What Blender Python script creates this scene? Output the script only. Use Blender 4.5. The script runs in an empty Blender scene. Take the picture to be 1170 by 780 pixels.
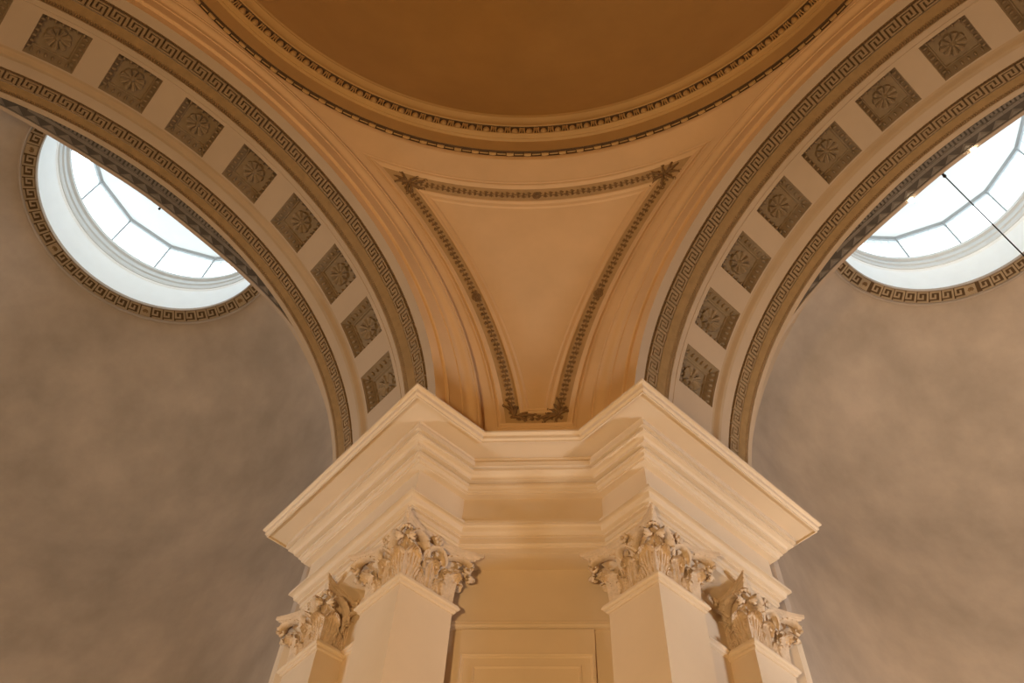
import bpy, math, random
import numpy as np
from mathutils import Matrix, Vector

random.seed(7)
C = bpy.context.scene.collection
S2 = math.sqrt(.5)

# ------------------------------------------------------------------ camera
cam_d = bpy.data.cameras.new('camera'); cam = bpy.data.objects.new('camera', cam_d); C.objects.link(cam)
fw = Vector((-.06224, .5452, .836)); rt = Vector((.99779, .0535, .03939)); up = Vector((.02325, -.8366, .54732))
mw = Matrix((( rt.x, up.x, -fw.x, .38825), (rt.y, up.y, -fw.y, .99943), (rt.z, up.z, -fw.z, -7.25143), (0, 0, 0, 1)))
cam.matrix_world = mw
cam_d.sensor_width = 36; cam_d.lens = 36 * 975.3 / 1170; cam_d.clip_end = 200
bpy.context.scene.camera = cam

# ------------------------------------------------------------------ light
W = bpy.data.worlds.new('sky'); bpy.context.scene.world = W; W.use_nodes = True
W.node_tree.nodes['Background'].inputs[0].default_value = (.93, .965, 1, 1)
W.node_tree.nodes['Background'].inputs[1].default_value = 3.8
vs = bpy.context.scene.view_settings
vs.view_transform = 'Standard'; vs.look = 'None'; vs.gamma = 1; vs.use_curve_mapping = False; vs.exposure = 0
bpy.context.scene.cycles.use_denoising = True
bpy.context.scene.cycles.max_bounces = 8; bpy.context.scene.cycles.diffuse_bounces = 5
bpy.context.scene.cycles.transparent_max_bounces = 12
bpy.context.scene.cycles.sample_clamp_indirect = 3
bpy.context.scene.cycles.use_adaptive_sampling = False

def area(name, loc, size, power, col, aim=None, portal=False, size_y=None, spread=None):
    d = bpy.data.lights.new(name, 'AREA'); d.size = size; d.energy = power; d.color = col
    if size_y: d.shape = 'RECTANGLE'; d.size_y = size_y
    if spread: d.spread = spread
    if portal: d.cycles.is_portal = True
    o = bpy.data.objects.new(name, d); C.objects.link(o); o.location = loc
    v = Vector(aim) - Vector(loc) if aim else Vector((0, 0, -1))
    o.rotation_euler = v.to_track_quat('-Z', 'Y').to_euler()
    return o

WARM = (1, .655, .30)
area('uplight_pier_left', (-4.5, 5.5, -6.8), .5, 28, WARM, (.3, 6.6, -.6))
area('uplight_pier_right', (4.5, 5.5, -6.8), .5, 40, WARM, (-.3, 6.6, -.6))
area('uplight_crossing', (-1.5, -1.1, -7.9), .5, 585, WARM, (0, 5.0, 2))
def UVZ(u, v, z): return Vector(((u - v) * S2, (u + v) * S2, z))
area('daylight_far_left', UVZ(-3.6, 9.8, -5.0), 1.2, 48, (.88, .94, 1), UVZ(4.2, 7.0, -.2), spread=math.radians(70))
area('daylight_far_right', UVZ(9.8, -3.6, -5.0), 1.2, 78, (.93, .95, 1), UVZ(7.0, 4.2, -1.4), spread=math.radians(70))
area('fill_left_arm', UVZ(0, 9.6, -8.4), 2.5, 210, (1, .82, .62), UVZ(.8, 15, -1), spread=math.radians(110))  # added fill to brighten the left arm wall, no fixture there
area('fill_right_arm', UVZ(9.6, 0, -8.4), 2.5, 700, (1, .82, .64), UVZ(15, .8, -1), spread=math.radians(110))  # added fill for the right arm wall, stronger than the left

# ------------------------------------------------------------------ materials
def mat(name, col, rough=.85, var=.10, scale=1.5, bump=.0, bscale=30., spec=.25, blotch=None):
    m = bpy.data.materials.new(name); m.use_nodes = True; nt = m.node_tree; n = nt.nodes; b = n['Principled BSDF']
    b.inputs['Roughness'].default_value = rough; b.inputs['Specular IOR Level'].default_value = spec
    tc = n.new('ShaderNodeTexCoord'); nz = n.new('ShaderNodeTexNoise'); nz.inputs['Scale'].default_value = scale
    nz.inputs['Detail'].default_value = 7; nz.inputs['Roughness'].default_value = .6
    nt.links.new(tc.outputs['Object'], nz.inputs['Vector'])
    r = n.new('ShaderNodeValToRGB'); r.color_ramp.elements[0].position = .3; r.color_ramp.elements[1].position = .7
    c2 = blotch or tuple(c * (1 - var) for c in col)
    r.color_ramp.elements[0].color = (*c2, 1); r.color_ramp.elements[1].color = (*[min(1, c * (1 + var)) for c in col], 1)
    nt.links.new(nz.outputs['Fac'], r.inputs['Fac']); nt.links.new(r.outputs['Color'], b.inputs['Base Color'])
    if bump:
        n2 = n.new('ShaderNodeTexNoise'); n2.inputs['Scale'].default_value = bscale; n2.inputs['Detail'].default_value = 4
        nt.links.new(tc.outputs['Object'], n2.inputs['Vector'])
        bp = n.new('ShaderNodeBump'); bp.inputs['Strength'].default_value = bump; bp.inputs['Distance'].default_value = .01
        nt.links.new(n2.outputs['Fac'], bp.inputs['Height']); nt.links.new(bp.outputs['Normal'], b.inputs['Normal'])
    return m
M = {}
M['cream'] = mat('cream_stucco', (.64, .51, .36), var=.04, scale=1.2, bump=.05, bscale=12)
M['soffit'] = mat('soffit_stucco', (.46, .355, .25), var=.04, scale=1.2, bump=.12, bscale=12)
M['pend'] = mat('ochre_stucco', (.67, .46, .255), var=.07, scale=.9, bump=.15, bscale=8)
M['ochre'] = mat('ochre_moulding', (.42, .305, .185), var=.06, scale=2)
M['dome'] = mat('dome_stucco', (.54, .35, .145), var=.08, scale=.6, bump=.15, bscale=6)
M['gold'] = mat('tan_ornament', (.29, .185, .08), var=.12, scale=9, rough=.7)
M['ground'] = mat('brown_ground', (.10, .06, .028), var=.15, scale=6, rough=.9)
M['key_dark'] = mat('key_relief_tan', (.29, .20, .11), var=.1, scale=8, rough=.75)
M['key'] = mat('key_relief', (.37, .275, .17), var=.1, scale=8, rough=.75)
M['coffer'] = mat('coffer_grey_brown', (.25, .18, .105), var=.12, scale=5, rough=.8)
M['capital'] = mat('capital_stucco', (.60, .465, .325), var=.12, scale=14, bump=.7, bscale=60)
M['arm'] = mat('grey_brown_plaster', (.435, .35, .275), var=.12, scale=.8, bump=.2, bscale=4, blotch=(.345, .28, .22))
M['greyband'] = mat('grey_band', (.185, .16, .135), var=.12, scale=7)
M['greydark'] = mat('grey_band_ground', (.085, .072, .06), var=.15, scale=7)
M['dark_brown'] = mat('dark_brown_ornament', (.21, .125, .055), var=.2, scale=12)  # one dark brown for vine, palmettes, rosettes and cord
M['leaf'] = mat('dark_tan_leaf', (.22, .135, .06), var=.15, scale=12)
M['band'] = mat('tan_band', (.44, .29, .14), var=.10, scale=5)
M['topwhite'] = mat('lantern_top_paint', (.66, .72, .74), var=.02, scale=3)
M['white'] = mat('white_paint', (.86, .88, .88), var=.02, scale=3)
M['lip'] = mat('lip_paint', (.62, .65, .66), var=.02, scale=3)
M['frame'] = mat('pale_grey_frame', (.30, .32, .33), var=.02, scale=3, rough=.5)
M['floor'] = mat('stone_floor', (.40, .32, .25), var=.12, scale=2, rough=.4)
M['black'] = mat('black_cable', (.02, .02, .02), var=.1, rough=.5)
def glassmat():
    m = bpy.data.materials.new('window_glass'); m.use_nodes = True; nt = m.node_tree; n = nt.nodes
    for x in list(n): n.remove(x)
    o = n.new('ShaderNodeOutputMaterial'); t = n.new('ShaderNodeBsdfTransparent'); g = n.new('ShaderNodeBsdfGlossy')
    t.inputs[0].default_value = (.93, .97, .98, 1); g.inputs['Roughness'].default_value = .05
    mx = n.new('ShaderNodeMixShader'); mx.inputs[0].default_value = .05
    nt.links.new(t.outputs[0], mx.inputs[1]); nt.links.new(g.outputs[0], mx.inputs[2])
    nt.links.new(mx.outputs[0], o.inputs[0]); return m
M['glass'] = glassmat()
def lampmat():
    m = bpy.data.materials.new('lamp_lens_lit'); m.use_nodes = True; b = m.node_tree.nodes['Principled BSDF']
    b.inputs['Emission Color'].default_value = (1, .85, .6, 1); b.inputs['Emission Strength'].default_value = 60; return m
M['lens'] = lampmat()

# ------------------------------------------------------------------ mesh builder
class MB:
    def __init__(s): s.v = []; s.f = []; s.n = 0
    def add(s, V, F):
        V = np.asarray(V, float).reshape(-1, 3); s.v.append(V)
        s.f.extend([tuple(i + s.n for i in f) for f in F]); s.n += len(V)
    def grid(s, P, cu=False, cv=False):
        P = np.asarray(P, float); a, b = P.shape[:2]
        F = []
        for i in range(a if cu else a - 1):
            i2 = (i + 1) % a
            for j in range(b if cv else b - 1):
                j2 = (j + 1) % b; F.append((i * b + j, i2 * b + j, i2 * b + j2, i * b + j2))
        s.add(P.reshape(-1, 3), F)
    def box(s, c, h, R=None):
        V = np.array([[x, y, z] for x in (-1, 1) for y in (-1, 1) for z in (-1, 1)], float) * np.array(h)
        if R is not None: V = V @ np.asarray(R).T
        s.add(V + np.array(c), [(0, 1, 3, 2), (4, 6, 7, 5), (0, 4, 5, 1), (2, 3, 7, 6), (0, 2, 6, 4), (1, 5, 7, 3)])
    def build(s, name, m, parent=None, angle=35, loc=None, flat=False):
        me = bpy.data.meshes.new(name); V = np.concatenate(s.v)
        if parent is not None: V = V - np.array(wloc(parent))
        elif loc is not None: V = V - np.array(loc)
        me.from_pydata(V.tolist(), [], s.f); me.materials.append(m); me.validate()
        import bmesh
        bm = bmesh.new(); bm.from_mesh(me); bmesh.ops.remove_doubles(bm, verts=bm.verts, dist=1e-5)
        bmesh.ops.recalc_face_normals(bm, faces=bm.faces); bm.to_mesh(me); bm.free()
        if not flat:
            me.polygons.foreach_set('use_smooth', [True] * len(me.polygons)); me.set_sharp_from_angle(angle=math.radians(angle))
        o = bpy.data.objects.new(name, me); C.objects.link(o)
        if parent is not None: o.parent = parent
        elif loc is not None: o.location = loc
        return o
def wloc(o):
    l = Vector((0, 0, 0))
    while o is not None: l += o.location; o = o.parent
    return l
def thing(name, loc, label, cat, group=None):
    o = bpy.data.objects.new(name, None); C.objects.link(o); o.location = loc; o.empty_display_size = .2
    o['label'] = label; o['category'] = cat
    if group: o['group'] = group
    return o
def tag(o, label=None, cat=None, group=None, kind=None):
    if label: o['label'] = label
    if cat: o['category'] = cat
    if group: o['group'] = group
    if kind: o['kind'] = kind
    return o
def struct(o, label=None): return tag(o, label, None, None, 'structure')
def inst(src, name, mtx, parent):
    o = src.copy(); o.name = name; C.objects.link(o); o.parent = parent; o.matrix_local = mtx; return o

# ------------------------------------------------------------------ dimensions (metres, z = 0 on top of the great cornice)
A, D, SS, DEND = 3.565, 5.229, .942, 8.229
ZC, RA = .393, 4.261
V0, V1 = 5.91, 8.08
ZF = -8.85
VO = 10.98
SPR, SPZ = 7.78, .39
def U(side):
    def f(P):
        P = np.asarray(P, float); u, v, z = P[..., 0], P[..., 1], P[..., 2]
        if side > 0: u, v = v, u
        return np.stack([(u - v) * S2, (u + v) * S2, z], -1)
    return f
def arcp(q, v, R):           # q in degrees, below 0 the arch is stilted
    q, v, R = np.broadcast_arrays(np.asarray(q, float), np.asarray(v, float), np.asarray(R, float))
    qq = np.clip(q, 0, 180); a = np.radians(qq); k = math.radians(1) * RA
    z = ZC + R * np.sin(a) + np.where(q < 0, q * k, 0) + np.where(q > 180, (180 - q) * k, 0)
    return np.stack([R * np.cos(a), v, z], -1)
Q0, Q1 = -5.6, 185.6

# ------------------------------------------------------------------ structure: floor, dome, arms, back walls
mb = MB(); mb.box((0, 7, ZF - .1), (20, 20, .1)); struct(mb.build('floor', M['floor']))
# dome
mb = MB(); n = 260; rows = []
for t in np.linspace(0, math.pi / 2, 30):
    r = max(5.62 * math.cos(t), .001)
    if t == 0: rows.append([[5.72 * math.cos(a), 5.72 * math.sin(a), 6.60] for a in np.linspace(0, 2 * math.pi, n, endpoint=False)])
    rows.append([[r * math.cos(a), r * math.sin(a), 6.72 + 5.62 * math.sin(t)] for a in np.linspace(0, 2 * math.pi, n, endpoint=False)])
mb.grid(rows, cv=True); struct(mb.build('ceiling', M['dome']), 'plain brown-ochre dome over the crossing')

def rot(profile, c, a0=0, a1=360, n=180, f=None):
    full = abs(a1 - a0 - 360) < 1e-6
    a = np.radians(np.linspace(a0, a1, n, endpoint=not full))
    P = np.array([[[c[0] + r * math.cos(t), c[1] + r * math.sin(t), z] for t in a] for r, z in profile])
    return (f(P) if f else P), full

# rotunda-like arms beyond the two arches
RW = 5.1; ZS = 8.17 - math.sqrt(RW * RW - 2.60 ** 2)
def arm(side, name, label):
    f = U(side); mb = MB(); prof = [(RW, ZF), (RW, -4), (RW, 0), (RW, ZS)]
    tmax = math.acos(2.60 / RW)
    prof += [(RW * math.cos(t), ZS + RW * math.sin(t)) for t in np.linspace(0, tmax, 34)[1:]]
    rows = []
    for r, z in prof:
        s = (VO - V1) / r; p0 = math.asin(min(1, s)) if s < 1 else math.pi / 2
        rows.append([[r * math.cos(a), VO + r * math.sin(a), z] for a in np.linspace(-p0, math.pi + p0, 121)])
    mb.grid(f(rows)); w = struct(mb.build(name, M['arm']), label)
    # flat wall around and above the arch, arm side
    mb = MB(); q = np.linspace(Q0, Q1, 100); rows = [f(arcp(q, V1 + .005, RA + .01)), f(arcp(q, V1 + .005, RA + .6)), f(arcp(q, V1 + .005, RA + 2.2))]
    mb.grid(rows); struct(mb.build('wall_over_arch', M['arm']))
    # solid spandrel on the crossing side behind the far half of the arch
    return w
arm(-1, 'wall_left', 'mottled grey-brown plaster wall curving round the left arm')
arm(1, 'wall_right', 'mottled grey-brown plaster wall curving round the right arm')

# far jambs (outside the picture) and the two plain sides behind the camera
for side, nm in ((-1, 'wall_far_left'), (1, 'wall_far_right')):
    f = U(side); mb = MB()
    P = lambda u0, v0, u1, v1: mb.grid(f([[[u0, v0, ZF], [u0, v0, 0]], [[u1, v1, ZF], [u1, v1, 0]]]))
    P(-4.26, V0, -4.26, V1); P(-4.26, V0, -6.0, V0); P(-4.26, V1, -5.2, V1)
    struct(mb.build(nm, M['cream']))
mb = MB()
for side in (-1, 1):
    f = U(side); mb.grid(f([[[-6.4, -V0, ZF], [-6.4, -V0, 5.6]], [[6.4, -V0, ZF], [6.4, -V0, 5.6]]]))
struct(mb.build('wall_back', M['cream']))

# spherical pendentive shells; azimuth from +u towards +v
def sph(az, z):
    r = np.sqrt(np.maximum(SPR ** 2 - (z - SPZ) ** 2, .01)); return r, az
def pend_shell(quad, zlo=-.03):
    rows = []; zt = 5.45
    for z in np.linspace(zlo, zt, 40):
        r = math.sqrt(SPR ** 2 - (z - SPZ) ** 2)
        lim = V0 + .03
        a0 = math.acos(min(1, lim / r)) if r > lim else 0
        rows.append([[r * math.cos(a + quad), r * math.sin(a + quad), z] for a in np.linspace(a0, math.pi / 2 - a0, 60)])
    return np.array(rows)
fL = U(-1)
mb = MB()
for k in (1, 2, 3): mb.grid(fL(pend_shell(k * math.pi / 2)))
struct(mb.build('wall_back_pendentives', M['pend']))

# ------------------------------------------------------------------ pier: core, frames, entablature
def offset_path(e, base=None, kend=.8):
    # lines n.(u,v)=c , pier lies on the + side of n
    L = [((0, -1), -DEND, kend), ((1, 0), A, 1), ((0, 1), D, 1), ((S2, S2), (A + SS + D) * S2, 1), ((1, 0), D, 1), ((0, 1), A, 1), ((-1, 0), -DEND, kend)]
    pts = []
    for i in range(len(L) - 1):
        (n1, c1, k1), (n2, c2, k2) = L[i], L[i + 1]
        M2 = np.array([n1, n2]); pts.append(np.linalg.solve(M2, [c1 + e * k1, c2 + e * k2]))
    p0 = [A + 2.2, pts[0][1]]; p1 = [pts[-1][0], A + 2.2]
    return [p0] + [list(p) for p in pts] + [p1]
def moulding(prof, name, m, parent):
    mb = MB(); P = [[[*q, z] for q in offset_path(e)] for e, z in prof]
    P = np.array(P)
    mb.grid(fL(P)); return mb.build(name, m, parent, angle=25)
def curve(p, q, bulge, n=6):   # simple arc between two profile points
    out = []
    for t in np.linspace(0, 1, n):
        x = p[0] + (q[0] - p[0]) * t; y = p[1] + (q[1] - p[1]) * t
        b = bulge * math.sin(math.pi * t); dx, dy = q[0] - p[0], q[1] - p[1]; l = math.hypot(dx, dy)
        out.append((x - dy / l * b, y + dx / l * b))
    return out
def ogee(p, q, b, n=9):
    m_ = ((p[0] + q[0]) / 2, (p[1] + q[1]) / 2)
    return curve(p, m_, b, n // 2 + 1) + curve(m_, q, -b, n // 2 + 1)[1:]
ent = thing('entablature', (0, 7.6, -.6), 'deep cream entablature stepping around the pier above the capitals', 'entablature')
corn = [(1.3, .05), (.02, .0), (.0, -.004), (.0, -.028), (.012, -.03)] + ogee((.012, -.03), (.058, -.105), .012) + [(.058, -.128), (.075, -.128), (.078, -.100),
        (.315, -.090), (.320, -.112), (.304, -.113)] + ogee((.300, -.118), (.272, -.235), .01)[::1] + [(.268, -.272), (.330, -.273), (.330, -.287), (.296, -.288), (.296, -.318), (.318, -.322)] + curve((.32, -.324), (.362, -.352), .008, 4) + \
       [(.366, -.382), (.440, -.383), (.440, -.398), (.410, -.399), (.412, -.430)] + ogee((.418, -.432), (.470, -.478), .01) + [(.474, -.495), (.548, -.498)]
moulding(corn, 'cornice', M['cream'], ent)
moulding([(.548, -.498), (.548, -.90), (.548, -.93)], 'frieze', M['cream'], ent)
arch_ = [(.548, -.925), (.43, -.925), (.43, -.958), (.460, -.959), (.460, -.966)] + ogee((.447, -.964), (.515, -1.035), .012) + [(.530, -1.04), (.530, -1.062), (.562, -1.063), (.562, -1.07), (.556, -1.071), (.556, -1.125), (.572, -1.13), (.578, -1.145), (.600, -1.15), (.600, -1.22), (.95, -1.225)]
moulding(arch_, 'architrave', M['cream'], ent)

mb = MB()
core = [(4.465, 7.72), (4.465, 6.2), (4.725, 6.2), (6.2, 4.725), (6.2, 4.465), (7.72, 4.465), (7.72, 9), (9, 9), (9, 7.72)]
core = [(5.4, 8.3), (4.32, 8.3), (4.197, 8.16), (4.197, 8.05), (4.44, 7.80)] + core[:6] + [(7.80, 4.44), (8.05, 4.197), (8.16, 4.197), (8.3, 4.32), (8.3, 5.4)]
P = [[[u, v, z] for u, v in core] for z in (ZF, -1.21)]
mb.grid(fL(P)); mbf = MB()
for sd in (-1, 1):
    ff = U(sd); mbf.grid(ff([[[u, v, z] for u, v in ((5.4, 8.3), (4.32, 8.3), (4.197, 8.16), (4.197, 8.05), (4.44, 7.82), (4.6, 7.5))] for z in (-1.3, .1)]))
struct(mbf.build('wall_pier_back', M['arm'], angle=20))
struct(mb.build('wall_pier', M['cream'], angle=20), 'cream pier faces between and behind the pilasters')
# chamfer face: projecting middle strip, string moulding and sunk panel frames (structure trim)
YW = 10.925 * S2
mb = MB(); mb.box((-.03, YW - .012, -5.4), (.63, .02, 3.42)); struct(mb.build('wall_pier_panel', M['cream']))
def bar(mb, prof, x0, x1, z):
    mb.grid([[[x, YW + dy, z + dz] for dy, dz in prof] for x in (x0, x1)])
mb = MB(); bar(mb, [(0, .02), (-.05, .015), (-.055, -.012), (-.04, -.016)] + [(-.04 - .012 * math.sin(t), -.035 - .022 * math.cos(t) * -1 * -1) for t in np.linspace(0, math.pi, 6)] + [(-.03, -.062), (0, -.066)], -.80, .77, -1.90)
struct(mb.build('trim_1', M['cream']), 'thin string moulding across the narrow middle face of the pier')
def rect_frame(name, x0, x1, zt, zb, prof):
    mb = MB(); rows = []
    for o_, d_ in prof: rows.append([[x0 + o_, YW - .032 - d_, zb + o_], [x0 + o_, YW - .032 - d_, zt - o_], [x1 - o_, YW - .032 - d_, zt - o_], [x1 - o_, YW - .032 - d_, zb + o_]])
    mb.grid(rows, cv=True); return struct(mb.build(name, M['cream']))
rect_frame('trim_2', -.66, .60, -2.25, -8.3, [(0, 0), (.004, .022), (.022, .026), (.03, .01), (.045, .008), (.055, -.012)])
rect_frame('trim_3', -.53, .47, -2.38, -8.15, [(0, -.005), (.004, .014), (.018, .016), (.026, .002), (.04, -.014)])
for sd, nm in ((-1, 'trim_4'), (1, 'trim_5')):     # string moulding in the recess between the two pilasters
    f = U(sd); mb = MB()
    pr = [(0, .03), (-.05, .025), (-.055, .0), (-.035, -.01), (-.03, -.04), (-.012, -.05), (0, -.055)]
    mb.grid(f([[[4.465 + a, v, -1.875 + b] for a, b in pr] for v in (6.3, 7.3)])); struct(mb.build(nm, M['cream']))
    # moulding band inside the arm, just below the spring of the curved wall
    mb = MB(); a = np.linspace(-.6, math.pi + .6, 90)
    pr = [(5.12, -2.05), (4.93, -2.06), (4.92, -2.10), (4.98, -2.14), (4.99, -2.2), (5.04, -2.24), (5.05, -2.34), (5.12, -2.36)]
    mb.grid(f([[[r * math.cos(t), VO + r * math.sin(t), z] for t in a] for r, z in pr])); struct(mb.build('trim_6' if sd < 0 else 'trim_7', M['cream']))

# ------------------------------------------------------------------ Corinthian pilasters
H = .63; HB = .30
def leaf(mb, p, n, W0, Hh, fold=0., curl=.06, serr=8, lean=.03, z0=0., cr=2.05, base=.62):
    n = np.array([n[0], n[1], 0.]); n /= np.linalg.norm(n); s_ = np.array([-n[1], n[0], 0.])
    nt, ns = 64, 25; rows = []; back = []
    for t in np.linspace(0, 1, nt):
        if t < .62:
            k = t / .62; out = lean * k ** 1.5; zz = (Hh - curl) * k; w = W0 * (base + (1 - base) * math.sin(math.pi * .5 * k) ** .8); tx, tz = 0, 1
        else:
            k = (t - .62) / .38; a = k * cr; out = lean + curl * (1 - math.cos(a)); zz = (Hh - curl) + curl * math.sin(a)
            w = W0 * (1 - .45 * k ** 2.5); tx, tz = math.sin(a), math.cos(a)
        row = []; brow = []
        for j in range(ns):
            s = -1 + 2 * j / (ns - 1); A_ = abs(s); ph = 2 * math.pi * (A_ * 3.2 - t * 2.2)
            wl = w * (1 + .05 * math.cos(2 * math.pi * (t * serr - 1.6)) + .04 * math.cos(2 * math.pi * (t * 3 - .3)))
            vein = .007 * math.cos(ph) * min(1, A_ * 2.2) + .012 * math.exp(-(A_ / .10) ** 2) - .010 * math.exp(-((A_ - .22) / .09) ** 2)
            lat = s * wl; cup = -.20 * A_ ** 2 * w
            o_ = out + (vein + cup) * tz - fold * abs(lat)
            z_ = z0 + zz + (vein + cup) * tx - A_ ** 2 * w * .35 * (.4 + t)
            P = np.array([p[0], p[1], 0]) + n * (o_ + .012) + s_ * lat; P[2] = z_
            row.append(P); B = P - n * .012 * tz; B[2] -= .012 * tx; brow.append(B)
        rows.append(row); back.append(brow)
    rows, back = np.array(rows), np.array(back)
    mb.grid(rows); mb.grid(back)
    for a_, b_ in ((rows[:, 0], back[:, 0]), (rows[:, -1], back[:, -1]), (rows[-1], back[-1])): mb.grid(np.stack([a_, b_]))
def tube(mb, path, r, n=8, flat=1., closed=False):
    path = np.array(path, float); rows = []
    for i, p in enumerate(path):
        t = path[min(i + 1, len(path) - 1)] - path[max(i - 1, 0)]; t /= (np.linalg.norm(t) + 1e-9)
        a = np.cross(t, [0, 0, 1.]) if abs(t[2]) < .95 else np.cross(t, [1., 0, 0]); a /= np.linalg.norm(a); b = np.cross(a, t)
        rr = r[i] if hasattr(r, '__len__') else r
        rows.append([p + rr * (math.cos(k) * a * flat + math.sin(k) * b) for k in np.linspace(0, 2 * math.pi, n, endpoint=False)])
    mb.grid(rows, cv=True)
    for e in (0, -1):
        rows_e = np.array(rows[e]); mb.add(rows_e, [tuple(range(n))])
def blob(mb, c, r, n=8, m=6):
    r = np.array(r if hasattr(r, '__len__') else (r, r, r)); rows = []
    for i in range(m + 1):
        t = math.pi * i / m; rows.append([np.array(c) + r * np.array([math.sin(t) * math.cos(a), math.sin(t) * math.sin(a), math.cos(t)]) for a in np.linspace(0, 2 * math.pi, n, endpoint=False)])
    mb.grid(rows, cv=True)

def cap_meshes():
    out = {}
    mb = MB(); rows = []                                             # bell, square in plan with a flared lip
    for z, h in ((0, .285), (.2, .283), (.36, .29), (.46, .31), (.52, .345), (.535, .35), (.54, .30)):
        rows.append([[x * h, y * h, z] for x, y in ((-1, -1), (0, -1), (1, -1), (1, 0), (1, 1), (0, 1), (-1, 1), (-1, 0))])
    mb.grid(rows, cv=True); out['bell'] = mb
    mb = MB(); c, mid = .515, .345                                   # abacus with concave sides and cut horns
    def plan(k):
        pts = []
        for q in range(4):
            R_ = np.array([[math.cos(q * math.pi / 2), -math.sin(q * math.pi / 2)], [math.sin(q * math.pi / 2), math.cos(q * math.pi / 2)]])
            for x in np.linspace(-(c - .028), c - .028, 17):
                y = -(mid + (c - mid) * (abs(x) / c) ** 2.0); pts.append(R_ @ np.array([x, y]) * k)
        return pts
    rows = [[[x, y, z] for x, y in plan(k)] for k, z in ((.5, .545), (.80, .545), (.84, .556), (.88, .575), (.90, .582), (.93, .586), (.945, .590), (.95, .606), (.985, .61), (1, .62), (1, .655), (.5, .655))]
    mb.grid(rows, cv=True); out['abacus'] = mb
    mb = MB(); leaf(mb, (-.288, -.288), (-1, -1), .125, .43, fold=.72, curl=.055, serr=12, lean=.03, cr=2.3); out['corner_leaf'] = mb
    mb = MB(); leaf(mb, (0, -.280), (0, -1), .098, .375, curl=.045, serr=11, lean=.012, cr=2.2); out['tall_leaf'] = mb
    mb = MB(); leaf(mb, (.135, -.283), (0, -1), .072, .215, curl=.024, serr=8, lean=.008, cr=1.9); out['low_leaf'] = mb
    def spline(K, n=8):
        K = [np.array(k, float) for k in K]; K = [2 * K[0] - K[1]] + K + [2 * K[-1] - K[-2]]; o = []
        for i in range(1, len(K) - 2):
            for t in np.linspace(0, 1, n, endpoint=False):
                o.append(.5 * (2 * K[i] + (K[i + 1] - K[i - 1]) * t + (2 * K[i - 1] - 5 * K[i] + 4 * K[i + 1] - K[i + 2]) * t * t + (3 * K[i] - K[i - 1] - 3 * K[i + 1] + K[i + 2]) * t ** 3))
        o.append(K[-2]); return o
    mb = MB()                                                        # broad hooded scroll under the horn
    P_ = spline([(-.075, -.285, .24), (-.085, -.325, .36), (-.14, -.375, .445), (-.22, -.415, .475), (-.31, -.445, .46), (-.365, -.455, .41), (-.36, -.445, .365), (-.325, -.435, .365), (-.315, -.43, .395), (-.335, -.43, .41)])
    rr = [.010 + .005 * math.sin(min(1, i / 30) * math.pi * .6) if i < 46 else .013 for i in range(len(P_))]
    tube(mb, P_[:50], rr[:50], n=10, flat=3.2); tube(mb, P_[48:], rr[48:], n=8, flat=1.5)
    for o_ in (-.03, 0, .03): tube(mb, [q + np.array([0, o_, .013]) for q in P_[6:42]], .007, n=5)
    for i in range(12, 40, 5): blob(mb, P_[i] + np.array([0, -.05, .0]), .0085, 6, 4)
    out['volute'] = mb
    mb = MB()                                                        # hood curling over the middle leaf, with hanging fringe
    P_ = spline([(-.092, -.285, .22), (-.098, -.31, .32), (-.085, -.36, .41), (-.03, -.40, .455), (.035, -.405, .45), (.075, -.395, .415), (.098, -.375, .385), (.112, -.345, .36)])
    tube(mb, P_, .012, n=9, flat=3.2)
    for o_ in (-.025, .0, .025): tube(mb, [q + np.array([0, o_, .012]) for q in P_[8:50]], .007, n=5)
    for i in range(34, 56, 3): tube(mb, [P_[i] + np.array([0, -.016, -.002]), P_[i] + np.array([.010, -.018, -.035])], [.009, .004], n=5)
    out['hood'] = mb
    mb = MB()                                                        # calyx between the scrolls, below the horn tip
    for k in range(5):
        a = -1.2 + k * .6; pts = [np.array([-.345, -.345, .555]), np.array([-.375 - .03 * math.cos(a + .785), -.375 - .03 * math.sin(a + .785), .53]), np.array([-.385 - .052 * math.cos(a + .785), -.385 - .052 * math.sin(a + .785), .485]), np.array([-.375 - .058 * math.cos(a + .785), -.375 - .058 * math.sin(a + .785), .455])]
        tube(mb, pts, [.010, .019, .018, .008], n=7)
    blob(mb, (-.425, -.425, .575), .016)
    out['horn_leaf'] = mb
    mb = MB(); leaf(mb, (-.215, -.275), (-.45, -1), .092, .345, curl=.060, serr=11, lean=.045, cr=2.1, base=.5); out['scroll_leaf'] = mb
    mb = MB()
    for k in range(6):
        a = k * math.pi / 3; blob(mb, (.036 * math.cos(a), -.375 - .0, .60 + .036 * math.sin(a)), (.024, .022, .024))
    blob(mb, (0, -.395, .60), .018); tube(mb, [(0, -.31, .44), (0, -.335, .52), (0, -.37, .585)], [.012, .014, .016]); out['fleuron'] = mb
    return out
CAP = cap_meshes(); capdata = {}
cap_layout = [('bell', 'bell', (0,)), ('abacus', 'abacus', (0,)), ('corner_leaf', 'acanthus_leaf', (0, 1, 2, 3)), ('tall_leaf', 'acanthus_leaf', (0, 1, 2, 3)),
              ('low_leaf', 'acanthus_leaf', (0, 1, 2, 3, 4, 5, 6, 7)), ('volute', 'volute', (0, 1, 2, 3, 4, 5, 6, 7)), ('hood', 'hood', (0, 1, 2, 3)), ('horn_leaf', 'calyx', (0, 1, 2, 3)),
              ('scroll_leaf', 'acanthus_leaf', (0, 1, 2, 3, 4, 5, 6, 7)), ('fleuron', 'fleuron', (0, 1, 2, 3))]
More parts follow.
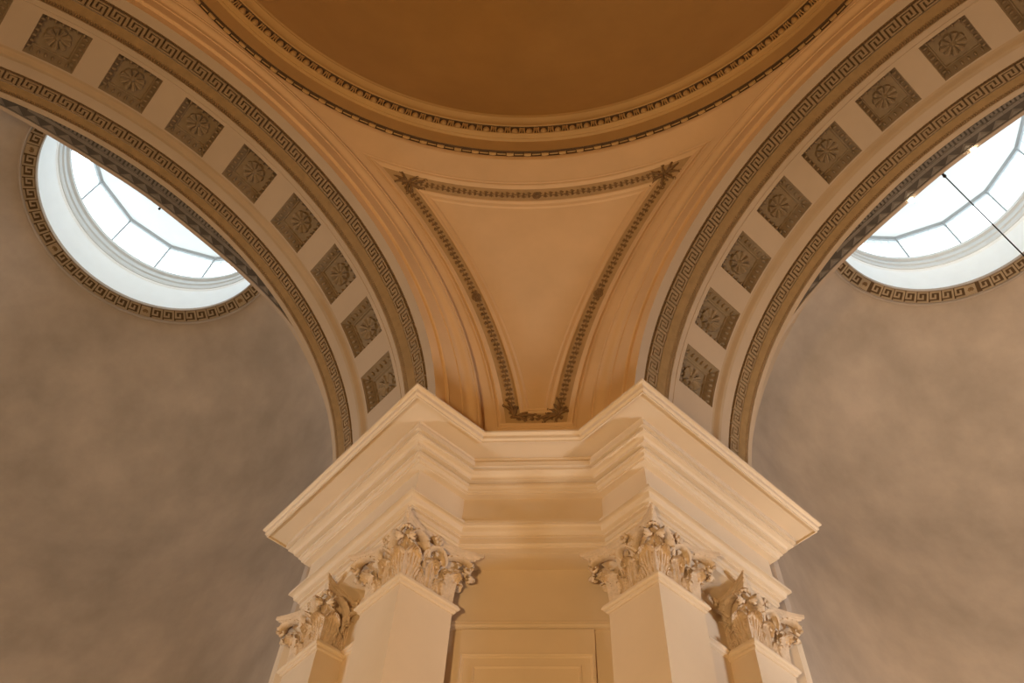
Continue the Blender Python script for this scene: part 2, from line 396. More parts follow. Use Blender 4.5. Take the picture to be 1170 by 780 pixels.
def pilaster(side, va, vb, label):
    f = U(side); ua, ub = A + .6, A + .6 + .62
    c0 = f([(ua + ub) / 2, (va + vb) / 2, ZF]); t = thing('pilaster', tuple(c0), label, 'pilaster', 'pilasters on the corner pier')
    mb = MB(); pl = [(ua, va), (ub, va), (ub, vb), (ua, vb)]
    mb.grid(f([[[u, v, z] for u, v in pl] for z in (ZF + .5, -1.89)]), cv=True); mb.add(f([[u, v, -1.89] for u, v in pl]), [(0, 1, 2, 3)]); mb.build('shaft', M['cream'], t, angle=20)
    def ring(prof, name):
        mb = MB(); mb.grid(f([[[u + (1 if u > (ua + ub) / 2 else -1) * e, v + (1 if v > (va + vb) / 2 else -1) * e, z] for u, v in pl] for e, z in prof]), cv=True)
        return mb.build(name, M['cream'], t, angle=25)
    ring([(-.03, -1.865), (.042, -1.868), (.044, -1.885), (.052, -1.892), (.052, -1.905), (.04, -1.918), (.024, -1.924), (.022, -1.945), (.01, -1.955), (-.02, -1.957)], 'neck_moulding')
    ring([(0, ZF + .5), (.03, ZF + .5), (.05, ZF + .46), (.03, ZF + .42), (.03, ZF + .34), (.07, ZF + .3), (.07, ZF + .2), (.1, ZF + .18), (.1, ZF)], 'base')
    cap = bpy.data.objects.new('capital', None); C.objects.link(cap); cap.parent = t; cap.empty_display_size = .1
    cw = f([(ua + ub) / 2, (va + vb) / 2, -1.868]); cap.location = Vector(cw) - t.location; cap.rotation_euler = (0, 0, math.pi / 4)
    sc = (vb - va) / .62
    for key, nm, ks in cap_layout:
        for k in ks:
            mir = k >= 4
            if (key, mir) not in capdata:
                m_ = CAP[key]
                V = np.concatenate(m_.v)
                b_ = MB(); b_.add(V * np.array([-1 if mir else 1, 1, 1]), m_.f)
                o = b_.build(nm, M['capital'], None, angle=50); C.objects.unlink(o); capdata[(key, mir)] = o.data; bpy.data.objects.remove(o)
            o = bpy.data.objects.new(nm, capdata[(key, mir)]); C.objects.link(o); o.parent = cap; o.rotation_euler = (0, 0, (k % 4) * math.pi / 2)
    return t
pilaster(-1, 5.83, 6.45, 'left front pilaster with leafy capital, under the left peak of the cornice')
pilaster(-1, 7.17, 7.79, 'leftmost pilaster, half hidden behind the left front one')
pilaster(1, 5.83, 6.45, 'right front pilaster with leafy capital, its outer side pale in daylight')
pilaster(1, 7.17, 7.79, 'rightmost pilaster, lower and behind the right front one')

# ------------------------------------------------------------------ great arches
KP = 180 / 56.
S_SEG = [('h', 0, .75, 0), ('v', .75, 0, .74), ('h', .5, .75, .74), ('v', .5, .26, .74), ('h', .25, .5, .26), ('v', .25, .26, 1), ('h', .25, 1, 1), ('v', 1, 0, 1)]
def key_boxes(segs, ts, tw):
    out = []
    for s in segs:
        if s[0] == 'v': out.append((s[1] - ts / 2, s[1] + ts / 2, s[2] - tw / 2, s[3] + tw / 2))
        else: out.append((s[1] + ts / 2, s[2] - ts / 2, s[3] - tw / 2, s[3] + tw / 2))
    return out
def relief_box(mb, fmap, s0, s1, w0, w1, h, n=2, ins=.0):
    ss = np.linspace(s0, s1, n)
    top = np.array([[fmap(s, w, h) for s in ss] for w in (w0 + ins, w1 - ins)]); bot = np.array([[fmap(s, w, 0) for s in ss] for w in (w0, w1)])
    mb.grid(np.stack([bot[0], top[0], top[1], bot[1]]))
    for k in (0, -1): mb.add([bot[0][k], bot[1][k], top[1][k], top[0][k]], [(0, 1, 2, 3)])
def key_band(f, va, vb, R, name_parent, m_g, m_k, q0, q1, side, flip=False, name='greek_key_band'):
    mb = MB(); q = np.arange(q0, q1 + .01, .9); mb.grid(f(np.stack([arcp(q, va, R), arcp(q, vb, R)]))); g = mb.build(name, m_g, name_parent)
    mb = MB(); w0 = va + .034; wd = (vb - .014) - w0
    bx = key_boxes(S_SEG, .145, .15)
    k0 = math.ceil(q0 / KP); k1 = math.floor(q1 / KP)
    for k in range(k0, k1):
        for s0, s1, a, b in bx:
            if flip: a, b = 1 - b, 1 - a
            relief_box(mb, lambda s, w, h: f(arcp((k + s) * KP, w0 + w * wd, R - h)), s0, s1, .09 + a * .82, .09 + b * .82, .032)
    mb.build('key_relief', m_k, g, angle=20)
    mb = MB(); q = np.arange(q0, q1, .16)                            # twisted cord along the edge
    rows = []
    for j in range(6):
        ph = math.pi * j / 5; rows.append(arcp(q, va + .014 - .014 * math.cos(ph), R - .026 * math.sin(ph) * (.65 + .35 * np.cos((q * 2 * math.pi / .64) + j * .7))))
    mb.grid(f(np.stack(rows))); mb.build('cord_edging', M['dark_brown'], g)
    return g
def leaf_band(f, va, vb, R, parent, q0, q1):
    mb = MB(); q = np.arange(q0, q1 + .01, .6)
    P = [arcp(q, va + (vb - va) * w, R + .012 - .020 * math.sin(min(1, w * 1.6) * math.pi / 2)) for w in np.linspace(0, .62, 7)]
    mb.grid(f(np.stack(P + [arcp(q, vb - .01, R + .014), arcp(q, vb, R + .012)]))); g = mb.build('leaf_band', M['gold'], parent, angle=40)
    mb = MB(); q = np.arange(q0, q1, .075); rows = []
    for j in range(11):
        w = j / 10; x = np.abs(((q / .46 + .35 * w) % 1) - .5) * 2
        rows.append(arcp(q, va + (vb - va) * (.50 + .47 * w), R + .016 - .012 * math.sin(w * math.pi) - .026 * (1 - x ** 2) * math.sin(w * math.pi) ** .6))
    mb.grid(f(np.stack(rows))); mb.build('leaf_relief', M['leaf'], g, angle=60); return g

CQ = [90 + 13.35 * k for k in range(-5, 6)]; CH = 4.3
# coffer in its own frame: x along the arch, y along v, z towards the arch axis
def coffer_local(x, y, d):       # d = depth away from the axis
    th = x / RA; R = RA + d; return [R * math.sin(th), y, RA - R * math.cos(th)]
def coffer_meshes():
    hx, hy = RA * math.radians(CH), .32; out = {}
    mb = MB(); prof = [(1, 0), (.985, .014), (.965, .016), (.95, .04), (.76, .105), (.74, .13), (.70, .132), (.68, .16)]
    def ringp(k, d, n=9):
        pts = []
        kx, ky = hx - (1 - k) * hy, hy * k
        for t in np.linspace(-1, 1, n)[:-1]: pts.append(coffer_local(t * kx, -ky, d))
        for t in np.linspace(-1, 1, n)[:-1]: pts.append(coffer_local(kx, t * ky, d))
        for t in np.linspace(1, -1, n)[:-1]: pts.append(coffer_local(t * kx, ky, d))
        for t in np.linspace(1, -1, n)[:-1]: pts.append(coffer_local(-kx, t * ky, d))
        return pts
    mb.grid([ringp(k, d) for k, d in prof], cv=True); kx, ky = hx - .32 * hy, hy * .68
    mb.grid([[coffer_local(t * kx, s * ky, .16) for t in np.linspace(-1, 1, 5)] for s in (-1, 1)]); out['coffer'] = mb
    mb = MB()
    kx, ky = hx - .15 * hy, hy * .85
    for i in range(6):
        t = -1 + (i + .5) / 3
        for sx, sy in ((t, -1), (t, 1)): blob(mb, coffer_local(sx * kx, sy * ky, .062), (.017, .036, .034))
        for sx, sy in ((-1, t), (1, t)): blob(mb, coffer_local(sx * kx, sy * ky, .062), (.036, .017, .034))
    out['egg_trim'] = mb
    mb = MB(); rows = []; NP = 9; RR = .172; nr = 20; na = NP * 12
    for i in range(nr + 1):
        r = i / nr; row = []
        for a in np.linspace(0, 2 * math.pi, na, endpoint=False):
            c = abs(math.cos(a * NP / 2)); edge = 1 - .10 * (1 - c) ** 1.5
            rr = r * edge
            if r < .22: h = .050 * math.cos(r / .22 * 1.3)
            elif r < .30: h = .012
            else:
                k = (r - .30) / .70; h = (.020 + .030 * math.sin(min(1, k * 1.1) * math.pi * .62)) * (c ** .6 * 1.0) - .016 * math.exp(-((math.sin(a * NP / 2)) / .9) ** 2 * 0) * 0
                h -= .022 * (c > .75) * math.sin(math.pi * k) * ((c - .75) / .25)
            if i == nr: h = -.002
            row.append([rr * RR * math.cos(a), rr * RR * math.sin(a), -.16 + h * 1.35])
        rows.append(row)
    mb.grid(rows, cv=True); out['rosette'] = mb
    mb = MB(); rows = []
    for k in np.linspace(0, 2 * math.pi, 72, endpoint=False):
        rows.append([[(RR * 1.06 + .010 * math.cos(b)) * math.cos(k), (RR * 1.06 + .010 * math.cos(b)) * math.sin(k), -.112 + .012 * math.sin(b)] for b in np.linspace(0, 2 * math.pi, 6, endpoint=False)])
    return out
CM = coffer_meshes(); cdata = {}
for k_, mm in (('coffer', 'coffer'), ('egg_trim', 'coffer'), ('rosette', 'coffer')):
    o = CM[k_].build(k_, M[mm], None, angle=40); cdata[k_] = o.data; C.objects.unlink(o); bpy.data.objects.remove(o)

def vcres(q):                 # how far the grey outer band reaches back at angle q
    t = np.clip((np.minimum(q, 180 - q) - 38) / 46, 0, 1); return V1 + .36 * (t * t * (3 - 2 * t)) ** .8
def great_arch(side, label):
    f = U(side); t = thing('coffered_arch', tuple(f([0, 7.0, ZC])), label, 'arch', 'great coffered arches')
    q = np.arange(Q0, Q1 + .01, 1.2); arc = lambda prof: f(np.stack([arcp(q, v, R) for v, R in prof]))
    mb = MB(); mb.grid(arc([(V0 + .02, RA + .26), (V1 + .3, RA + .26)]))
    mb.grid(arc([(V0, RA), (6.055, RA), (6.058, RA + .045)]))
    mb.grid(arc([(6.285, RA + .03), (6.288, RA + .01)])); mb.grid(arc([(6.495, RA + .012), (6.50, RA), (6.565, RA), (6.568, RA + .008), (6.58, RA + .008), (6.583, RA), (6.64, RA)]))
    mm = MB(); mm.grid(arc([(7.30, RA + .006)] + ogee((7.31, RA + .004), (7.44, RA - .034), .016) + [(7.452, RA - .034), (7.454, RA - .015)])); mm.build('ogee_moulding', M['ochre'], t, angle=30)
    mb.grid(arc([(7.28, RA), (7.305, RA + .002), (7.31, RA + .02)])); mb.grid(arc([(7.45, RA - .015), (7.452, RA - .02), (7.615, RA - .02), (7.618, RA + .012)]))
    mb.grid(arc([(7.83, RA + .012), (7.835, RA - .008)])); mb.grid(arc([(8.0, RA - .008), (8.005, RA - .02), (V1, RA - .02), (V1 + .002, RA + .01)]))
    qs = [Q0]
    for c in CQ: qs += [c - CH, c + CH]
    qs.append(Q1)
    for i in range(0, len(qs), 2):
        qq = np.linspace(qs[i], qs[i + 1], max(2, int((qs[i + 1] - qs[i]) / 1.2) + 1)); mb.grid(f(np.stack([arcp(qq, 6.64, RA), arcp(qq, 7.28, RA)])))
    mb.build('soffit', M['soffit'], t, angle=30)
    key_band(f, 6.058, 6.285, RA + .03, t, M['ground'], M['key_dark'], Q0, Q1, side)
    leaf_band(f, 6.287, 6.496, RA, t, Q0, Q1)
    key_band(f, 7.618, 7.83, RA + .012, t, M['ground'], M['key_dark'], Q0, Q1, side)
    leaf_band(f, 7.833, 8.001, RA - .02, t, Q0, Q1)
    # archivolt on the crossing face
    mb = MB(); pr = [(V0, RA), (V0, 4.415), (V0 - .035, 4.418)] + curve((V0 - .035, 4.418), (V0 - .035, 4.452), .012, 5) + [(V0 - .03, 4.455), (V0 - .03, 4.655), (V0 - .045, 4.66), (V0 - .045, 4.69)] + \
        ogee((V0 - .045, 4.69), (V0 - .11, 4.85), -.014) + [(V0 - .12, 4.855), (V0 - .12, 4.885), (V0 - .03, 4.89), (V0 - .005, 4.93), (V0 + .012, 5.0), (V0 + .03, 5.12)]
    mb.grid(arc(pr)); mb.build('archivolt', M['pend'], t, angle=30)
    # coffers
    for c in CQ:
        a = math.radians(c); ctr = np.array([RA * math.cos(a), 6.96, ZC + RA * math.sin(a)])
        ex = np.array([-math.sin(a), 0, math.cos(a)]); ez = np.array([-math.cos(a), 0, -math.sin(a)]); ey = np.array([0, 1., 0])
        w = [f(ex), f(ey), f(ez)]; cw = f(ctr)
        if np.dot(np.cross(w[0], w[1]), w[2]) < 0: w[0] = -w[0]
        mx = Matrix([[w[0][i], w[1][i], w[2][i], 0] for i in range(3)] + [[0, 0, 0, 1]]); mx.translation = Vector(cw) - t.location
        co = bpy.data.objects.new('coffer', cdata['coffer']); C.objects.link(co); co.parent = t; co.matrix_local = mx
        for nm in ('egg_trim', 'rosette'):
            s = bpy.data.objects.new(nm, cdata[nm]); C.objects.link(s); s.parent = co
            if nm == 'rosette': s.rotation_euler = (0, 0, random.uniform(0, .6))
    # grey outer band facing the arm: widest at the crown
    qq = np.arange(30, 150.1, 1.0); vv = vcres(qq); Rg = RA + .02
    mb = MB(); mb.grid(f(np.stack([arcp(qq, V1, Rg), arcp(qq, np.maximum(V1, vv - .055), Rg)]))); g = mb.build('grey_outer_band', M['greydark'], t)
    mb = MB(); mb.grid(f(np.stack([arcp(qq, np.maximum(V1, vv - .06), Rg), arcp(qq, np.maximum(V1, vv - .055), Rg - .02), arcp(qq, vv, Rg - .02), arcp(qq, vv + .01, Rg + .04)]))); mb.build('pale_edge', M['arm'], g)
    mb = MB(); w1 = lambda q_: vcres(q_) - .075
    for k in range(math.ceil(38 / KP), math.floor(142 / KP)):        # triangles along the edge
        qa, qb, qc = k * KP * 1., (k + .92) * KP, (k + .46) * KP; va_, vb_ = w1(qa), w1(qb)
        if vcres(qc) < V1 + .14: continue
        P = lambda q_, v_, h: f(arcp(q_, v_, Rg - h)).tolist(); vt = w1(qc) - .10; v_ = [P(qa, va_, 0), P(qb, vb_, 0), P(qc, vt, 0), P(qa + .5, va_ - .012, .02), P(qb - .5, vb_ - .012, .02), P(qc, vt + .035, .02)]
        mb.add(v_, [(3, 4, 5), (0, 1, 4, 3), (1, 2, 5, 4), (2, 0, 3, 5)])
        q_ = np.linspace(qa, qb + .2, 4)
        mb.grid(f(np.stack([arcp(q_, w1(q_) + .004, Rg), arcp(q_, w1(q_) + .004, Rg - .018), arcp(q_, w1(q_) + .016, Rg - .018), arcp(q_, w1(q_) + .016, Rg)])))
        mb.grid(f(np.stack([arcp(q_, w1(q_) - .125, Rg), arcp(q_, w1(q_) - .125, Rg - .03), arcp(q_, w1(q_) - .175, Rg - .03), arcp(q_, w1(q_) - .175, Rg)])) if vcres(qc) > V1 + .25 else f(np.zeros((2, 2, 3)) + [0, V1, ZC + Rg + .05]))
        if vcres(qc) > V1 + .28:
            for s0, s1, a_, b_ in key_boxes(S_SEG, .14, .18):
                wa = .06 + a_ * .88; wb = .06 + b_ * .88
                relief_box(mb, lambda s, w, h: f(arcp((k + s) * KP, V1 + .0 + w * (vcres(qc) - V1 - .25), Rg - h)), s0, s1, wa, wb, .02)
    mb.build('triangle_and_key_relief', M['greyband'], g, angle=20)
    return t
great_arch(-1, 'left coffered arch with key-pattern bands and square rosette panels')
great_arch(1, 'right coffered arch with key-pattern bands, two lit spotlights behind its edge')

# ------------------------------------------------------------------ pendentive with framed panel
pn = thing('pendentive', tuple(fL([5.5, 5.5, .6])), 'ochre triangular pendentive between the two arches, with a framed panel', 'pendentive')
mb = MB(); mb.grid(fL(pend_shell(0))); mb.build('shell', M['pend'], pn)
def sp_pt(u=None, v=None, z=None, h=0.):
    R = SPR - h
    if u is None: return [math.sqrt(max(0, R * R - v * v - (z - SPZ) ** 2)), v, z]
    if v is None: return [u, math.sqrt(max(0, R * R - u * u - (z - SPZ) ** 2)), z]
def frame_loop(V, zt, zb, h, n=48):
    # loop on the sphere bounded by v=V (left), z=zt (top), u=V (right), z=zb (bottom)
    R = SPR - h; k = (SPR - h) / SPR; V_ = V; pts = []
    for z in np.linspace(zb, zt, n)[:-1]: pts.append([math.sqrt(R * R - V_ * V_ - (z - SPZ) ** 2), V_, z])
    r = math.sqrt(R * R - (zt - SPZ) ** 2); a0 = math.asin(V_ / r); a1 = math.acos(V_ / r)
    for a in np.linspace(a0, a1, n)[:-1]: pts.append([r * math.cos(a), r * math.sin(a), zt])
    for z in np.linspace(zt, zb, n)[:-1]: pts.append([V_, math.sqrt(R * R - V_ * V_ - (z - SPZ) ** 2), z])
    r = math.sqrt(R * R - (zb - SPZ) ** 2); a0 = math.acos(V_ / r); a1 = math.asin(V_ / r)
    for a in np.linspace(a0, a1, 12)[:-1]: pts.append([r * math.cos(a), r * math.sin(a), zb])
    return pts
def frame_sweep(prof, name, m):
    mb = MB(); mb.grid(fL([frame_loop(V, zt, zb, h) for V, zt, zb, h in prof]), cv=True); return mb.build(name, m, pn, angle=25)
fr = lambda d, h: (5.815 - d * .80, 5.145 - d, 1.08 + d, h)
frame_sweep([fr(0, -.01), fr(.003, .012), fr(.018, .014), fr(.022, .004), fr(.045, .004), fr(.05, .022), fr(.062, .03), fr(.078, .03), fr(.088, .016), fr(.098, .004), fr(.102, -.004)], 'outer_frame', M['pend'])
frame_sweep([fr(.100, .004), fr(.28, .004)], 'band_ground', M['band'])
frame_sweep([fr(.275, .0), fr(.278, .02), fr(.295, .026), fr(.31, .02), fr(.316, .008), fr(.345, .008), fr(.35, .016), fr(.362, .016), fr(.375, .002), fr(.38, -.01)], 'inner_frame', M['pend'])
# vine ornament along the band
def lerp_loop(dist):
    L = np.array(frame_loop(*fr(.19, .006), n=160)); return L
def sprig(mb, c, t, n, s, sc):
    # small three-lobed leaf: t direction of growth, s sideways, n towards the viewer
    for a, l in ((0, 1.), (.9, .8), (-.9, .8)):
        d = math.cos(a) * t + math.sin(a) * s; p0 = c; pts = [p0 + d * l * sc * k + n * (.004 + .010 * math.sin(k * 3)) for k in (0, .35, .7, 1.)]
        tube(mb, pts, [.006, .011, .010, .004], n=5)
mb = MB(); LP = fL(lerp_loop(0)); ctr = np.array([0, 0, SPZ])
seglen = np.linalg.norm(np.roll(LP, -1, 0) - LP, axis=1); cum = np.r_[0, np.cumsum(seglen)]; tot = cum[-1]
def loop_at(d):
    d %= tot; i = min(np.searchsorted(cum, d, 'right') - 1, len(LP) - 1); k = (d - cum[i]) / seglen[i]; a, b = LP[i], LP[(i + 1) % len(LP)]
    p = a + (b - a) * k; t = (b - a) / seglen[i]; n = ctr - p; n /= np.linalg.norm(n); return p, t, n, np.cross(n, t)
N = 168; vine = []
for k in range(N):
    d = tot * k / N; p, t, n, s = loop_at(d); side = 1 if k % 2 else -1
    sprig(mb, p + s * .010 * side, t + s * .5 * side, n, s, .046)
    sprig(mb, p - s * .02 * side, t - s * .3 * side, n, s, .030)
    q = p + s * .034 * side; cc = [q + .018 * (math.cos(a) * t + math.sin(a) * s) * (1 - a / 9) + n * .012 for a in np.linspace(0, 4.6, 8)]
    tube(mb, cc, .005, n=5)
tube(mb, [loop_at(tot * k / 800)[0] + loop_at(tot * k / 800)[3] * .012 * math.sin(k * math.pi * 168 / 800) + loop_at(tot * k / 800)[2] * .006 for k in range(0, 800)], .005, n=5)
mb.build('vine_scroll', M['dark_brown'], pn, angle=60)
def flower(name, c, n, t, s, R=.055):
    mb = MB()
    for k in range(8):
        a = k * math.pi / 4; e = math.cos(a) * t + math.sin(a) * s; blob(mb, c + e * R * .62 + n * .01, R * .28, 7, 5)
    blob(mb, c + n * .016, R * .26, 7, 5)
    ringp = [c + (math.cos(a) * t + math.sin(a) * s) * R * 1.05 + n * .008 for a in np.linspace(0, 2 * math.pi, 25)]
    tube(mb, ringp, .007, n=5); mb.build(name, M['dark_brown'], pn, angle=60)
def on_sphere(u=None, v=None, z=None):
    p = fL(sp_pt(u, v, z, .006)); n = ctr - p; n /= np.linalg.norm(n); return p, n
r_ = math.sqrt(SPR ** 2 - (4.955 - SPZ) ** 2); c_ = fL([r_ * S2, r_ * S2, 4.955]); n_ = ctr - c_; n_ /= np.linalg.norm(n_); t_ = np.array([1., 0, 0]); flower('rosette', c_, n_, t_, np.cross(n_, t_))
for sd in (0, 1):
    p = sp_pt(v=5.665, z=3.35, h=.004) if sd == 0 else sp_pt(u=5.665, z=3.35, h=.004)
    p = fL(p); n_ = ctr - p; n_ /= np.linalg.norm(n_); t_ = np.cross([0, 0, 1.], n_); t_ /= np.linalg.norm(t_); flower('rosette', p, n_, t_, np.cross(n_, t_), .06)
# corner palmettes
def palmette(c, dirs, n, sc, name='corner_palmette', stems=()):
    mb = MB()
    for d, l, cu in dirs:
        d = np.array(d); d /= np.linalg.norm(d); s = np.cross(n, d); pts = []; rr = []
        for k in np.linspace(0, 1, 14):
            a = k * cu; pts.append(c + sc * l * (d * (k - .25 * k * k * abs(cu) / 3) + s * (.45 * math.sin(a) * k)) + n * (.006 + .022 * math.sin(k * math.pi))); rr.append(.008 + .012 * math.sin(k * math.pi))
        tube(mb, pts, rr, n=6)
        e = pts[-1]; cc = [e + .03 * sc / .2 * (math.cos(a) * d + math.sin(a) * s) * (1 - a / 8) for a in np.linspace(0, 5.5, 14)]; tube(mb, cc, .008, n=5)
    blob(mb, c + n * .012, .024); mb.build(name, M['dark_brown'], pn, angle=60)
for sd in (-1, 1):
    f = U(sd)
    # upper corner
    p = f(sp_pt(v=5.62, z=4.93, h=.004)); n_ = ctr - p; n_ /= np.linalg.norm(n_)
    e1 = f(sp_pt(v=5.60, z=4.70, h=.004)) - p; q2 = f(sp_pt(v=5.50, z=4.93, h=.004)) - p; e1 /= np.linalg.norm(e1); q2 /= np.linalg.norm(q2); ou = -(e1 + q2)
    palmette(p, [(e1, 1, 1.5), (e1, .8, -1.5), (q2, 1.1, 1.2), (q2, .9, -1.4), (ou, 1, 1.6), (ou, 1., -1.6), (ou, 1.2, .2), (e1 - q2, .7, 1.), (q2 - e1, .7, -1.)], n_, .23)
    # lower corner
    p = f(sp_pt(v=5.66, z=1.29, h=.004)); n_ = ctr - p; n_ /= np.linalg.norm(n_)
    e1 = f(sp_pt(v=5.66, z=1.55, h=.004)) - p; e1 /= np.linalg.norm(e1); q2 = f(sp_pt(v=5.55, z=1.29, h=.004)) - p; q2 /= np.linalg.norm(q2)
    palmette(p, [(e1, 1.5, 1.3), (e1, 1.1, -1.3), (q2, 1.3, 1.2), (q2, 1.0, -1.2), (e1 + q2 * .6, 1.1, .9), (e1 - q2 * .4, .9, -1.2), (e1, 2.0, .4), (q2, 1.7, .3), (-e1 + q2, .6, 1)], n_, .16)

# ------------------------------------------------------------------ ring cornice below the dome
rg = thing('ring_cornice', (0, 0, 5.5), 'circular ochre cornice below the dome, with egg pattern and leaf edging', 'cornice')
def revolve(prof, name, m, n=260, angle=30):
    P, _ = rot(prof, (0, 0), n=n); mb = MB(); mb.grid(P, cv=True); return mb.build(name, m, rg, angle=angle)
revolve([(6.12, 5.36), (6.04, 5.44), (6.02, 5.47), (5.985, 5.475), (5.975, 5.51), (5.955, 5.55)] + curve((5.955, 5.55), (5.925, 5.63), .008, 5) + [(5.925, 5.633), (5.96, 5.66), (5.96, 5.70), (5.865, 5.706)], 'lower_moulding', M['pend'])
revolve([(5.865, 5.70), (5.845, 6.08), (5.80, 6.085), (5.795, 6.10), (5.745, 6.105), (5.725, 6.12), (5.72, 6.14)], 'fascia', M['dome'])
revolve([(5.72, 6.135), (5.78, 6.15), (5.775, 6.33), (5.69, 6.36)], 'egg_ground', M['ground'])  # dark colour stands in for the shade around the eggs
revolve([(5.69, 6.355), (5.675, 6.37)] + curve((5.675, 6.37), (5.605, 6.52), -.018, 7) + [(5.595, 6.53)] + curve((5.595, 6.54), (5.595, 6.62), -.02, 6) + [(5.61, 6.63), (5.635, 6.66), (5.62, 6.72)], 'upper_moulding', M['dome'])
def ring_repeat(unit, n, name, m, angle=50):
    V = np.concatenate(unit.v); mb = MB()
    for k in range(n):
        a = 2 * math.pi * k / n; c, s = math.cos(a), math.sin(a); R_ = np.array([[c, -s, 0], [s, c, 0], [0, 0, 1]]); mb.add(V @ R_.T, unit.f)
    return mb.build(name, m, rg, angle=angle)
un = MB(); w = 2 * math.pi * 5.72 / 154
blob(un, (5.745, 0, 6.245), (.055, w * .25, .105), 10, 7)
for sg in (-1, 1):
    tube(un, [(5.71, sg * w * .36, 6.34), (5.715, sg * w * .36, 6.25), (5.735, sg * w * .30, 6.17), (5.745, sg * w * .12, 6.135), (5.745, 0, 6.13)], .014, n=6)
tube(un, [(5.72, w * .5, 6.34), (5.73, w * .5, 6.24), (5.75, w * .5, 6.14)], [.024, .012, .02], n=5)
ring_repeat(un, 154, 'egg_and_dart', M['dome'])
un = MB(); w = 2 * math.pi * 5.9 / 134
un.box((5.905, 0, 5.672), (.016, w * .20, .020)); blob(un, (5.915, 0, 5.652), (.018, w * .20, .014), 8, 5); un.box((5.912, w * .5, 5.683), (.012, w * .24, .006))
ring_repeat(un, 134, 'leaf_edging', M['dome'])
revolve([(5.945, 5.632), (5.925, 5.636), (5.915, 5.70), (5.86, 5.703)], 'edging_ground', M['ground'])  # dark colour deepens the shadow behind the leaf units

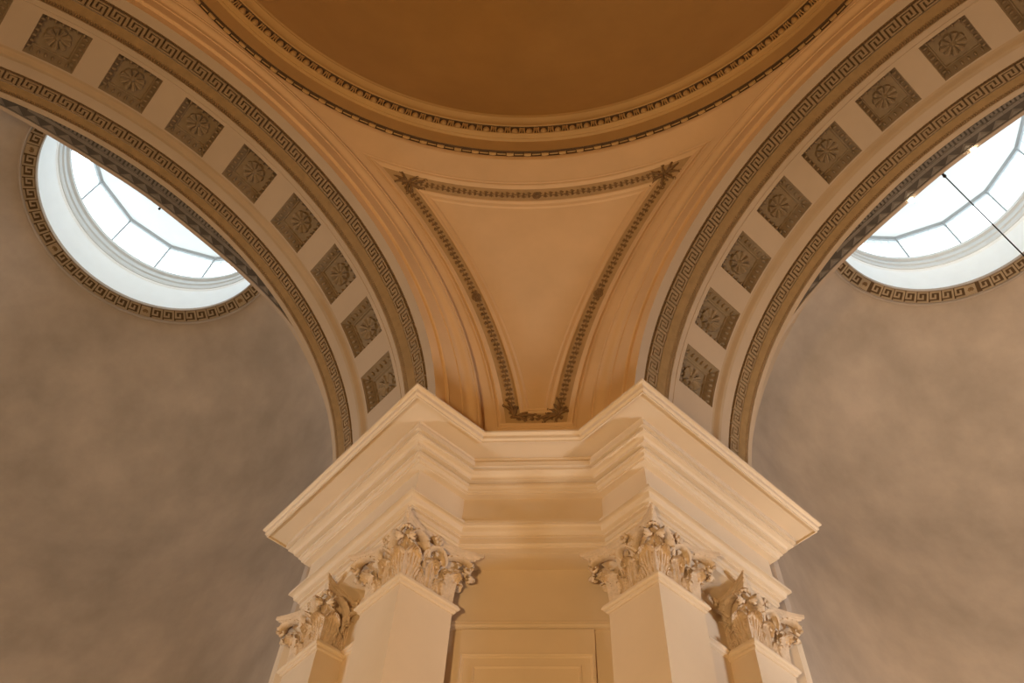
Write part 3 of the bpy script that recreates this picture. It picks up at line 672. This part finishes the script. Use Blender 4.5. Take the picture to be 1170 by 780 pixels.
# ------------------------------------------------------------------ oculi with lanterns
O_SEG = [('v', 0, 0, 1), ('h', 0, .76, 1), ('v', .76, .34, 1), ('h', .38, .76, .34), ('v', .38, .34, .66), ('h', 0, .86, 0)]
def oculus(side, label, wname, wlabel):
    f = U(side); t = thing('oculus_surround', tuple(f([0, VO, 8.2])), label, 'oculus', 'key-pattern rings around the skylights')
    def pt(s, w, h): r = 2.58 - w * .215; z = 8.17 + w * .09 - h; a = math.radians(s); return f([r * math.cos(a), VO + r * math.sin(a), z])
    a = np.linspace(0, 360, 181)[:-1]
    def rv(prof, name, m, parent, n=180):
        P, _ = rot(prof, (0, VO), n=n, f=f); mb = MB(); mb.grid(P, cv=True); return mb.build(name, m, parent, angle=30)
    rv([(2.63, 8.13), (2.628, 8.12), (2.605, 8.12), (2.59, 8.135), (2.585, 8.172), (2.36, 8.268), (2.357, 8.25), (2.345, 8.25), (2.34, 8.32)], 'rim', M['arm'], t)
    mb = MB(); mb.grid([[pt(x, w, .001) for x in a] for w in (0.02, .98)], cv=True); g = mb.build('greek_key_ring', M['ground'], t)
    mb = MB(); P_ = 360 / 63; bx = key_boxes(O_SEG, .15, .15)
    for k in range(63):
        if k % 9 == 2: continue
        for s0, s1, w0, w1 in bx:
            relief_box(mb, lambda s, w, h: pt((k + (s if side < 0 else 1 - s) + .1) * P_, w, h), s0, s1, .09 + .82 * w0, .09 + .82 * w1, .018)
    for k in range(2, 63, 9): relief_box(mb, lambda s, w, h: pt((k + s) * P_, w, h), .08, .92, .06, .94, .012)
    mb.build('key_relief', M['key'], g, angle=20)
    for k in range(2, 63, 9):
        mb = MB(); c = pt((k + .5) * P_, .5, .014); aa = math.radians((k + .5) * P_); e1 = f([math.cos(aa), math.sin(aa), 0]); e2 = f([-math.sin(aa), math.cos(aa), 0])
        for j in range(8): b = j * math.pi / 4; blob(mb, c + (e1 * math.cos(b) + e2 * math.sin(b)) * .042, (.02, .02, .014), 7, 5)
        blob(mb, c, .022, 7, 5)
        mb.build('rosette', M['dark_brown'], t)
    # window: drum, lip, panes, mullions, flat top
    w = bpy.data.objects.new(wname, None); C.objects.link(w); w.location = tuple(f([0, VO, 9])); tag(w, wlabel, None, None, 'structure')
    rv([(2.34, 8.31), (2.375, 8.5), (2.385, 9.14), (2.37, 9.16), (2.365, 9.2)], 'drum', M['white'], w)
    rv([(2.365, 9.2), (2.345, 9.205), (2.33, 9.25), (2.345, 9.27), (2.345, 9.33), (2.31, 9.35), (2.31, 9.40), (2.33, 9.43), (2.33, 9.49), (2.27, 9.51), (2.265, 9.58), (2.64, 9.60)], 'lip_moulding', M['lip'], w)
    NPN = 15; off = 4.9; ang = [math.radians(off + 360 / NPN * k) for k in range(NPN)]; Rg = 2.60; z0, z1 = 9.6, 11.05
    vx = lambda a_, r, z: [r * math.cos(a_), VO + r * math.sin(a_), z]
    mb = MB(); mb.grid(f([[vx(a_, r, z) for a_ in ang] for r, z in ((Rg + .04, z1 + .08), (Rg + .04, z1 - .02), (Rg - .01, z1 - .03), (Rg - .03, z1), (Rg - .06, z1 + .02))]), cv=True); mb.build('head_frame', M['frame'], w)
    mb = MB(); mb.add(f([vx(a_, Rg - .05, z1 + .02) for a_ in ang]), [tuple(range(NPN))]); mb.add(f([vx(a_, Rg + .2, z1 + .14) for a_ in ang]), [tuple(range(NPN))]); mb.build('flat_top', M['topwhite'], w)
    for k in range(NPN):
        a0, a1 = ang[k], ang[(k + 1) % NPN]
        mb = MB(); P0, P1 = np.array(vx(a0, Rg, z0)), np.array(vx(a1, Rg, z0)); P2, P3 = np.array(vx(a1, Rg, z1)), np.array(vx(a0, Rg, z1)); nrm = np.array([math.cos((a0 + a1) / 2), math.sin((a0 + a1) / 2), 0]) * .01
        mb.add(f([P0, P1, P2, P3, P0 + nrm, P1 + nrm, P2 + nrm, P3 + nrm]), [(0, 1, 2, 3), (4, 5, 6, 7)])
        pane = mb.build('pane', M['glass'], w)
        mb = MB(); P = [f(vx(a0, Rg - .02, z)) for z in (z0, z1)]; tube(mb, P, .024, n=6); mb.build('mullion', M['frame'], w)
        am = (a0 + a1) / 2
        mb = MB()
        for e in (-.62, -.31, 0, .31, .62):
            p_ = (P0 + P1) / 2 + (P1 - P0) / 2 * e; tube(mb, [f(p_ + [0, 0, .02]), f(p_ + [0, 0, z1 - z0 - .04])], .004, n=4)
        for e in (.36, .72, 1.08): tube(mb, [f(P0 + [0, 0, e]), f(P1 + [0, 0, e])], .004, n=4)
        mb.build('glazing_bar', M['frame'], w)
        rp = f([(Rg * math.cos(math.pi / NPN) + .06) * math.cos(am), VO + (Rg * math.cos(math.pi / NPN) + .06) * math.sin(am), (z0 + z1) / 2]); cp = f([0, VO, (z0 + z1) / 2])
        area('sky_portal', tuple(rp), 1.08, 1, (1, 1, 1), tuple(cp), portal=True, size_y=1.45)
    return t
oculus(-1, 'key-pattern ring around the left skylight, dark brown on grey plaster', 'window_1', 'round skylight lantern with clear panes over the left arm')
oculus(1, 'key-pattern ring around the right skylight, crossed by the thin black cable', 'window_2', 'round skylight lantern with clear panes over the right arm')

# ------------------------------------------------------------------ spotlights, cable, hook
def on_rim(side, q, v, R): return U(side)(arcp(q, v, R))
for q, label in ((81.3, 'small lit spotlight on the right arch edge, lower of the two, left of the cable'), (95.3, 'small lit spotlight on the right arch edge, higher of the two, right of the cable')):
    f = U(1); v = float(vcres(np.array(q))) + .03; t = thing('spotlight', tuple(on_rim(1, q, v, RA)), label, 'spotlight', 'spotlights on the right arch')
    mb = MB(); a = math.radians(q); d = np.array([-math.cos(a), -.75, -math.sin(a)]); d /= np.linalg.norm(d)
    c = arcp(q, v, RA + .03); tube(mb, f([c, c + d * .02, c + d * .06]), [.015, .042, .044], n=12); mb.build('housing', M['black'], t)
    mb = MB(); tube(mb, f([c + d * .058, c + d * .066]), [.040, .040], n=12); mb.build('lens', M['lens'], t)
f = U(1); v = float(vcres(np.array(88.))) + .02
p = arcp(88.6, v, RA); pc = f(p)
t = thing('hanging_cable', tuple(pc), 'thin black cable hanging in front of the right skylight', 'cable')
mb = MB(); tube(mb, [pc + [0, 0, .02], pc - [0, 0, 8.6]], .009, n=6); mb.build('cable', M['black'], t)
mb = MB(); tube(mb, [pc + [0, 0, .05], pc], .02, n=8); blob(mb, pc - [0, 0, .05], .028); mb.build('hook', M['black'], t)
mb = MB(); blob(mb, pc - [0, 0, 8.7], (.22, .22, .18), 16, 10); mb.build('lamp_bowl', M['white'], t)
pl = on_rim(-1, 86.5, float(vcres(np.array(86.5))) + .01, RA)
t = thing('ceiling_hook', tuple(pl), 'tiny dark hook at the edge of the left arch, against the skylight', 'hook')
mb = MB(); blob(mb, pl - [0, 0, .02], (.02, .02, .03)); tube(mb, [pl + [0, 0, .04], pl], .01, n=6); mb.build('hook', M['black'], t)
